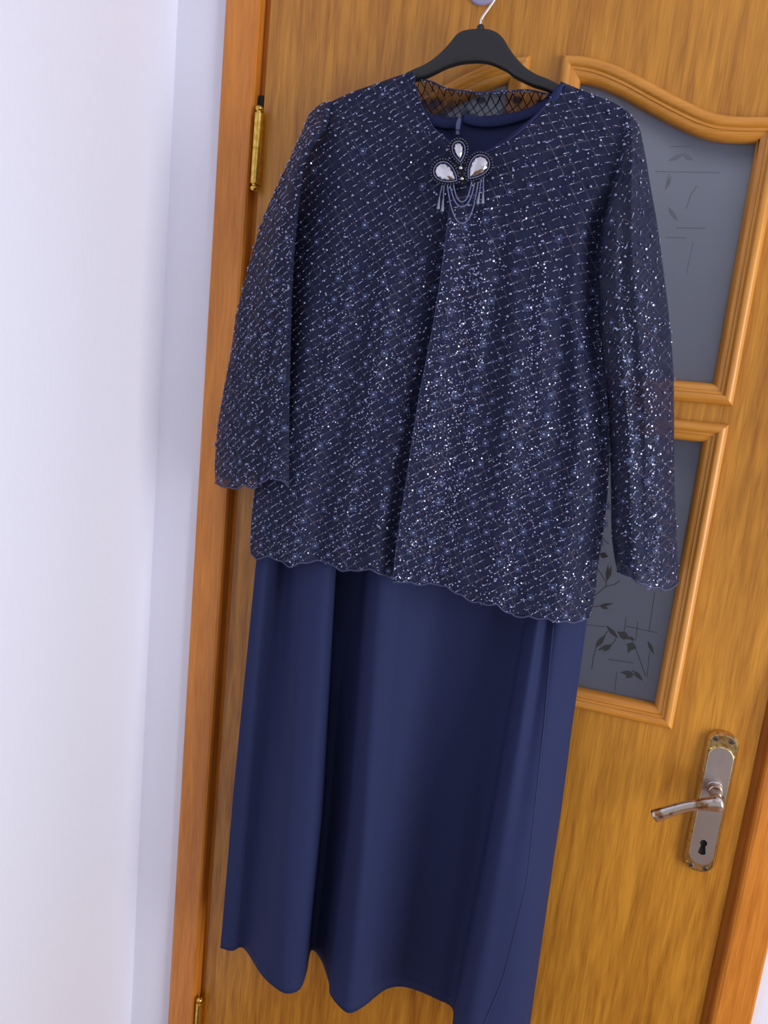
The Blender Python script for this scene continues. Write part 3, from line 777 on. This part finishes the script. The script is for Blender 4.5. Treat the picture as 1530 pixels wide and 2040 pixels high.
def frames(patch, u, v, X):
    """surface frames: tangent along the bead row, normal towards the room"""
    e = 2e-3
    p0 = patch(u, v); du = patch(np.clip(u+e, 0, 1), v) - patch(np.clip(u-e, 0, 1), v); dv = patch(u, np.clip(v+e, 0, 1)) - patch(u, np.clip(v-e, 0, 1))
    n = np.cross(du, dv); n /= np.linalg.norm(n, axis=1, keepdims=True) + 1e-12
    n[n[:, 1] > 0] *= -1
    t = X - n * (X*n).sum(1, keepdims=True); t /= np.linalg.norm(t, axis=1, keepdims=True) + 1e-12
    b_ = np.cross(n, t)
    return p0, t, b_, n
def fr(t, b_, n, st_, sb, sn):
    return np.stack([t*st_, b_*sb, n*sn], -1)
def jitter(t, b_, n, amt):
    m_ = len(t); ax_ = RNG.normal(0, amt, (m_, 2))
    n2 = n + t*ax_[:, :1] + b_*ax_[:, 1:]; n2 /= np.linalg.norm(n2, axis=1, keepdims=True)
    t2 = t - n2*(t*n2).sum(1, keepdims=True); t2 /= np.linalg.norm(t2, axis=1, keepdims=True)
    return t2, np.cross(n2, t2), n2

FLOWERS = []
ICO, CYL, DISC = ico(1), cyl(6), disc(6)
ICO2 = ico(2)
def embroider(key, patch, panel, sparkle):
    x0, bco, slope, lean, uvf = fields[key]
    # lookup (X,Z) -> (u,v) from a dense sampling of the panel
    nu, nv = 420, 900
    u, v = np.meshgrid(np.linspace(0, 1, nu), np.linspace(0, 1, nv)); p = patch(u, v)
    res = .0016; X, Z, Y = p[..., 0].ravel(), p[..., 2].ravel(), p[..., 1].ravel()
    xmin, zmin = X.min(), Z.min(); W_, H_ = int((X.max()-xmin)/res)+2, int((Z.max()-zmin)/res)+2
    order = np.argsort(-Y)          # nearest to the room written last
    lu = np.full((H_, W_), -1.); lv = lu.copy()
    ii, jj = ((Z-zmin)/res).astype(int)[order], ((X-xmin)/res).astype(int)[order]
    lu[ii, jj] = u.ravel()[order]; lv[ii, jj] = v.ravel()[order]
    def look(x, z):
        i = ((z-zmin)/res).astype(int); j = ((x-xmin)/res).astype(int)
        ok = (i >= 0) & (j >= 0) & (i < H_) & (j < W_)
        uu = np.full(x.shape, -1.); vv = uu.copy(); uu[ok] = lu[i[ok], j[ok]]; vv[ok] = lv[i[ok], j[ok]]
        ok &= (uu >= 0); return uu, vv, ok
    bmin, bmax = zmin - .6, Z.max() + .6
    rows_ = np.arange(math.floor(bmin/RZ), math.ceil(bmax/RZ))
    cols = np.arange(-40, 41)
    RR, CC = np.meshgrid(rows_, cols, indexing='ij')
    def place(du_, row_off=0.0, sel=None, jit=.0007):
        b_ = (RR + row_off)*RZ; x = x0 + (CC + .5*(RR % 2) + du_)*DX - lean*b_*0 - lean*(b_-1.5)
        r_ = slice(None)
        if sel is not None: r_ = sel
        b_, x = b_[r_].ravel(), x[r_].ravel()
        x = x + RNG.normal(0, jit, x.shape); zz = b_ + slope(b_)*(x-x0) + RNG.normal(0, jit, x.shape)
        uu, vv, ok = look(x, zz); uu, vv, b_ = uu[ok], vv[ok], b_[ok]; s = slope(b_)
        d = np.stack([np.ones_like(s), 0*s, s], -1); d /= np.linalg.norm(d, axis=1, keepdims=True)
        res_ = (uu, vv) + frames(patch, uu, vv, d)
        keep = RNG.random(len(uu)) < np.clip(-res_[5][:, 1]/.62, 0, 1)      # even spacing on the cloth where it turns away
        return tuple(q[keep] for q in res_)
    items = []
    even = (RR % 2 == 0); odd = ~even
    # bugle beads, one per repeat on every row
    uu, vv, p0, t, b_, n = place(0.0); t2, b2, n2 = jitter(t, b_, n, .18)
    ln = .0033*RNG.uniform(.75, 1.15, (len(p0), 1))
    items.append((*CYL, p0 + n*.0010, fr(t2, b2, n2, ln, .00072, .00072), 1))
    # small beads either side of the bugle
    for du_ in (-.24, .22):
        uu, vv, p0, t, b_, n = place(du_)
        k = RNG.random(len(p0)) < .75; items.append((*ICO, p0[k] + n[k]*.0007, fr(t[k], b_[k], n[k], .00095, .00095, .00095), 1))
    # pearls
    uu, vv, p0, t, b_, n = place(.5, sel=even)
    items.append((*ICO2, p0 + n*.0016, fr(t, b_, n, .0021, .0021, .0021), 0))
    fl = RNG.random(len(p0)) < (.14 + .5*ss(vv, .2, .6))
    for q in np.nonzero(fl)[0]: FLOWERS.append((panel, p0[q] + n[q]*.0006, t[q], b_[q], n[q]))
    uu, vv, p0, t, b_, n = place(.5, sel=odd); k = RNG.random(len(p0)) < .8
    items.append((*ICO2, p0[k] + n[k]*.0012, fr(t[k], b_[k], n[k], .0014, .0014, .0014), 0))
    # tiny sequins sewn along the rows and scattered in the worked bands
    sv = []
    for du_ in np.arange(-.45, .5, .12):
        uu, vv, p0, t, b_, n = place(du_, jit=.0016); k = RNG.random(len(p0)) < (.04 + .14*ss(vv, .25, .6)); sv.append((uu[k], vv[k], p0[k], t[k], b_[k], n[k]))
    m_ = sparkle
    uu = RNG.random(m_*3); vv = RNG.random(m_*3)
    dens = .25 + .75*(.5+.5*np.sin(2*math.pi*(3.1*uu + .35*vv + {'L': .1, 'R': .25, 'SL': .4, 'SR': .0}[key])))**2
    if key == 'R': dens = np.maximum(dens*.8, 1.0*(uu < .30)*(vv > .28))
    dens = dens*(.12 + .88*ss(vv, .18, .55))
    k = RNG.random(m_*3) < dens; uu, vv = uu[k][:m_], vv[k][:m_]
    d = np.tile(np.array([[.8, 0, .6]]), (len(uu), 1)); q = frames(patch, uu, vv, d); sv.append((uu, vv) + q)
    p0 = np.concatenate([s[2] for s in sv]); t = np.concatenate([s[3] for s in sv]); b_ = np.concatenate([s[4] for s in sv]); n = np.concatenate([s[5] for s in sv])
    t2, b2, n2 = jitter(t, b_, n, .38); sz = RNG.uniform(.0005, .0012, (len(p0), 1))
    items.append((*DISC, p0 + n*RNG.uniform(.0006, .0014, (len(p0), 1)), fr(t2, b2, n2, sz, sz, sz), 2))
    o_ = tri_mesh('bead_embroidery', inst(items), [M['pearl'], M['bugle'], M['sequin']], panel)
    tag(o_, 'rows of tiny silvery blue beads and sequins', kind='stuff')
    return o_

front_l = build(pL, 'front_panel', M['net_body'], jacket, 120, 200, fields['L'][4])
front_r = build(pR, 'front_panel', M['net_body'], jacket, 130, 200, fields['R'][4])
slv_l = build(pSL, 'sleeve', M['net_sleeve'], jacket, 60, 180, fields['SL'][4])
slv_r = build(pSR, 'sleeve', M['net_sleeve'], jacket, 60, 180, fields['SR'][4])
tag(slv_l, 'sheer beaded sleeve over the hinge side'); tag(slv_r, 'sheer beaded sleeve over the glass')
# backs of the sleeves
def back_of(pt, lo_, hi):
    q = Patch.__new__(Patch); q.L, q.R, q.T, q.B = pt.L, pt.R, pt.T, pt.B; q.depth = lambda u, v: .054*(1-ss(v, 0, .1)) + (lo_ + (hi-lo_)*u)*ss(v, 0, .1); q.pix = pt.pix; return q
def sleeve_back(pt, lo_, hi, parent, uvf):
    q = back_of(pt, lo_, hi); u, v = np.meshgrid(np.linspace(0.01, .99, 24), np.linspace(0, .975, 60)); p = q(u, v)
    grid_mesh('sleeve_back', p, M['net_sleeve'], parent, uvf(p))
sleeve_back(pSL, .030, .100, slv_l, fields['SL'][4]); sleeve_back(pSR, .062, .030, slv_r, fields['SR'][4])
embroider('L', pL, front_l, 1800); embroider('R', pR, front_r, 3300); embroider('SL', pSL, slv_l, 700); embroider('SR', pSR, slv_r, 1400)

# jacket back, seen through the neck opening
pB = Patch([(652,207),(640,330),(600,520),(560,760),(515,1000),(508,1075)], [(1246,224),(1215,400),(1196,560),(1204,760),(1208,1000),(1180,1190)],
           [(652,207),(740,173),(800,153),(824,148),(838,158),(862,164),(885,175),(915,181),(960,185),(1005,183),(1050,180),(1082,186),(1100,188),(1116,170),(1150,182),(1200,202),(1246,224)],
           [(508,1075),(650,1095),(800,1118),(1000,1160),(1180,1190)], lambda u, v: .020 + .022*(1-ss(v, 0, .05)))
back = build(pB, 'back_panel', M['net_neck'], jacket, 150, 150, lambda p: np.stack([(p[..., 0]*.8 + p[..., 2]*.6)*1.4, (p[..., 2]*.8 - p[..., 0]*.6)*1.4], -1))
for pt_, uu_, pn_ in ((pL, 0., front_l), (pR, 1., front_r)):
    join_sides('side_panel', pt_(np.full(150, uu_), np.linspace(.25, 1, 150)), pB(np.full(150, uu_), np.linspace(0, 1, 150)), M['net_body'], jacket)
# bindings along the edges, one cord per edge
def cord(name, patch, us, vs, r, mat, parent, off=.0008):
    p = patch(np.asarray(us, float), np.asarray(vs, float)); p[:, 1] -= off
    v, f = tube(p, r, 6); return mesh(name, v, f, mat, parent, True)
T_ = np.linspace(0, 1, 260); O_ = np.ones_like(T_)
cord('scalloped_hem', pL, T_, O_, .0013, M['binding'], front_l); cord('scalloped_hem', pR, T_, O_, .0013, M['binding'], front_r)
cord('scalloped_cuff', pSL, T_, O_, .0013, M['binding'], slv_l); cord('scalloped_cuff', pSR, T_, O_, .0014, M['binding'], slv_r)
cord('front_edge', pL, O_, T_, .0007, M['seam'], front_l); cord('front_edge', pR, O_*0, T_, .0007, M['seam'], front_r)
cord('neck_edge', pB, np.linspace(.28, .80, 200), np.zeros(200), .0010, M['seam'], back)
nb = np.linspace(.285, .795, 74); pb = pB(nb, np.full(74, .002)); pb += RNG.normal(0, .0007, pb.shape)
tag(tri_mesh('neck_beads', inst([(*ICO, pb, np.eye(3)[None]*RNG.uniform(.0009, .0017, (74, 1, 1)), 0)]), [M['pearl']], back), kind='stuff')
T2 = np.linspace(0, .28, 60)
cord('armhole_seam', pL, O_[:60]*.02, T2, .0008, M['binding'], front_l)

# flowers: largest few hundred as parts of their panel, sharing one mesh
def flower_mesh():
    vs, fs = [], []
    for k in range(11):
        a = 2*math.pi*k/11; r1 = .0058 + .0010*math.sin(k*2.3); wd = .0008
        ca, sa = math.cos(a), math.sin(a); b0 = len(vs)
        for r_, h, z_ in ((.0018, .0004, .0004), (.0042, wd, .0010), (r1, .0003, .0002)):
            vs += [(r_*ca - h*sa, r_*sa + h*ca, z_), (r_*ca + h*sa, r_*sa - h*ca, z_)]
        fs += [(b0, b0+1, b0+3, b0+2), (b0+2, b0+3, b0+5, b0+4)]
    me = bpy.data.meshes.new('flower'); me.from_pydata(vs, [], fs); me.materials.append(M['petal']); return me
fme = flower_mesh(); random.shuffle(FLOWERS)
rest = {}
for (pn, p0, t, b_, n) in FLOWERS[290:]: rest.setdefault(pn.name, []).append((pn, p0, t, b_, n))
FV = np.array([v.co[:] for v in fme.vertices]); FT = np.array([t_ for p in fme.polygons for t_ in ((p.vertices[0], p.vertices[1], p.vertices[2]), (p.vertices[0], p.vertices[2], p.vertices[3]))])
for nm, ls in rest.items():
    o = tri_mesh('flower_scatter', inst([(FV, FT, np.array([q[1] for q in ls]), np.stack([np.stack(q[2:5], -1) for q in ls]), 0)]), [M['petal']], ls[0][0], False)
    tag(o, kind='stuff')
for (pn, p0, t, b_, n) in FLOWERS[:290]:
    o = bpy.data.objects.new('flower', fme); COL.objects.link(o); o.parent = pn
    mt = Matrix(((t[0], b_[0], n[0], p0[0]), (t[1], b_[1], n[1], p0[1]), (t[2], b_[2], n[2], p0[2]), (0, 0, 0, 1)))
    o.matrix_parent_inverse = Matrix.Translation(-world_loc(pn)); o.matrix_basis = mt

# ------------------------------------------------------------------ brooch
BD = .119
brooch = empty('brooch', V(917, 345, BD - .008)); tag(brooch, 'dark beaded brooch with three crystal drops and bead fringe, pinned at the jacket neckline', 'brooch')
k2 = lambda x, y: (820 + x/7.65, 240 + y/7.65)
def tear(n=36):
    """unit teardrop, tip at +x: |x|<=1"""
    out = []
    for k in range(n):
        a = 2*math.pi*k/n
        out.append((math.cos(a), math.sin(a)*(math.sin(a/2) ** 0.9 if True else 1)))
    return out
def drop_outline(cx, cy, half_l, half_w, ang, grow=0.0, n=36):
    """crop pixels; ang: direction of the tip, degrees clockwise from +x in the image"""
    a = math.radians(ang); pts_ = []
    raw = [(-math.cos(t), math.sin(t)*abs(math.cos(t/2))**0.75) for t in np.linspace(0, 2*math.pi, n, endpoint=False)]
    mx = max(abs(p[1]) for p in raw)
    for x, y in raw:
        X = x*(half_l+grow) + (grow*.10); Y = y/mx*(half_w+grow)
        pts_.append((cx + X*math.cos(a) - Y*math.sin(a), cy + X*math.sin(a) + Y*math.cos(a)))
    return pts_
def even_points(poly, step):
    q = np.array(poly + [poly[0]]); seg = np.hypot(*np.diff(q, axis=0).T); s = np.concatenate([[0], np.cumsum(seg)]); n = max(4, int(round(s[-1]/step)))
    t = np.linspace(0, s[-1], n, endpoint=False); return list(zip(np.interp(t, s, q[:, 0]), np.interp(t, s, q[:, 1])))
def bead_run(name, pix, d, r, mat, parent, base=ICO):
    p = np.array([P(*k2(x, y), d) for x, y in pix]); e = np.tile(np.eye(3)*r, (len(p), 1, 1))
    o = tri_mesh(name, inst([(*base, p, e, 0)]), [mat], parent); o['kind'] = 'stuff'; return o
stones = [(722, 470, 134, 72, 82), (522, 803, 172, 118, 34), (1004, 716, 186, 118, 130)]
for si, (cx, cy, hl, hw, an) in enumerate(stones):
    # felt pad
    o_ = drop_outline(cx, cy, hl, hw, an, 82); prof = [(0, -.004), (-.0, .001), (.05, .002)]
    v, f = loft([[V(*k2(*p), BD - .006) for p in o_], [V(*k2(*p), BD - .0005) for p in o_], [V(*k2(*p), BD + .0005) for p in drop_outline(cx, cy, hl, hw, an, 70)]])
    pad = mesh('felt_pad', v, f, M['felt'], brooch)
    # faceted stone: girdle, two facet tiers, table
    rings = []
    for (sc, h, nn) in ((1.0, .0010, 0), (.98, .0022, 0), (.74, .0044, .5), (.40, .0058, 0)):
        base_ = drop_outline(cx, cy, hl*sc, hw*sc, an, 0, 12)
        if nn: base_ = [((base_[i][0]+base_[(i+1) % 12][0])/2, (base_[i][1]+base_[(i+1) % 12][1])/2) for i in range(12)]
        rings.append([V(*k2(*p), BD + h) for p in base_])
    vs = [p for r_ in rings for p in r_]; fs = []
    for i in range(12):
        j = (i+1) % 12
        fs += [(i, j, 12+j, 12+i), (12+i, 12+j, 24+i), (12+j, 24+j, 24+i), (24+i, 24+j, 36+j), (24+i, 36+j, 36+i)]
    fs.append(tuple(range(36, 48))); fs.append(tuple(range(11, -1, -1)))
    bm = bmesh.new(); bv = [bm.verts.new(p) for p in vs]
    for q in fs: bm.faces.new([bv[i] for i in q])
    from_bm('crystal_drop', bm, M['stone'], brooch)
    bead_run('bead_rim', even_points(drop_outline(cx, cy, hl, hw, an, 24), 26), BD + .0022, .00125, M['hematite'], pad)
    bead_run('bead_border', even_points(drop_outline(cx, cy, hl, hw, an, 66), 44), BD + .0012, .0017, M['gunmetal'], pad)
v, f = loft([[V(*k2(x, y), BD - e) for x, y in ((640,640),(760,600),(880,660),(860,860),(830,960),(720,970),(680,880),(660,760))] for e in (.006, -.0002)]); mesh('felt_pad', v, f, M['felt'], brooch)
for (x, y) in ((748, 722), (768, 885)):
    rings = [[V(*k2(x + r_*math.cos(2*math.pi*k/10), y + r_*math.sin(2*math.pi*k/10)), BD + h) for k in range(10)] for r_, h in ((32, 0), (33, .0015), (24, .0030), (12, .0036))]
    v, f = loft(rings); mesh('small_crystal', v, f, M['stone'], brooch)
bead_run('centre_beads', [(700,640),(690,720),(660,690),(735,800),(800,830),(820,740),(815,650),(755,660),(700,790),(715,940),(830,890),(770,960),(800,800),(690,840)], BD + .0012, .0015, M['gunmetal'], brooch)
for (a, b_, e) in (((640,1000),(912,945),(785,1240)), ((588,1000),(962,945),(745,1312)), ((543,995),(1012,940),(742,1566))):
    t = np.linspace(0, 1, 200); h = np.abs(2*t-1)
    x = a[0]+(b_[0]-a[0])*t; up = a[1]+(b_[1]-a[1])*t
    y = up + (e[1]-(a[1]+b_[1])/2)*(1-h**2.1)
    wdn = .10*(b_[0]-a[0])*np.sin(2*math.pi*t)*-1*.35; x = x + wdn
    q = np.stack([x, y], 1); s = np.concatenate([[0], np.cumsum(np.hypot(*np.diff(q, axis=0).T))]); tt = np.arange(0, s[-1], 22)
    bead_run('bead_swag', list(zip(np.interp(tt, s, x), np.interp(tt, s, y))), BD + .0008, .00125, M['hematite'], brooch)
for (a, m_, e) in (((462,1000),(425,1170),(402,1352)), ((492,1000),(482,1190),(465,1388)), ((1062,880),(1035,1090),(1005,1268)), ((1095,870),(1092,1095),(1085,1268))):
    n_ = int(math.hypot(m_[0]-a[0], m_[1]-a[1])/22)
    bead_run('fringe_beads', [(a[0]+(m_[0]-a[0])*i/n_, a[1]+(m_[1]-a[1])*i/n_) for i in range(n_+1)], BD + .0008, .0012, M['hematite'], brooch)
    rings = []
    for t, r_ in ((0, 9), (.1, 12), (.6, 20), (.95, 26), (1.0, 22)):
        cx, cy = m_[0]+(e[0]-m_[0])*t, m_[1]+(e[1]-m_[1])*t
        rings.append([V(*k2(cx + r_*math.cos(2*math.pi*k/10), cy), BD + .0010 + r_*.00009*math.sin(2*math.pi*k/10)) for k in range(10)])
    v, f = loft(rings); auto_smooth(mesh('drop_bead', v, f, M['drop'], brooch), 50)
    bead_run('end_bead', [(e[0], e[1]+28)], BD + .0008, .0016, M['gunmetal'], brooch)
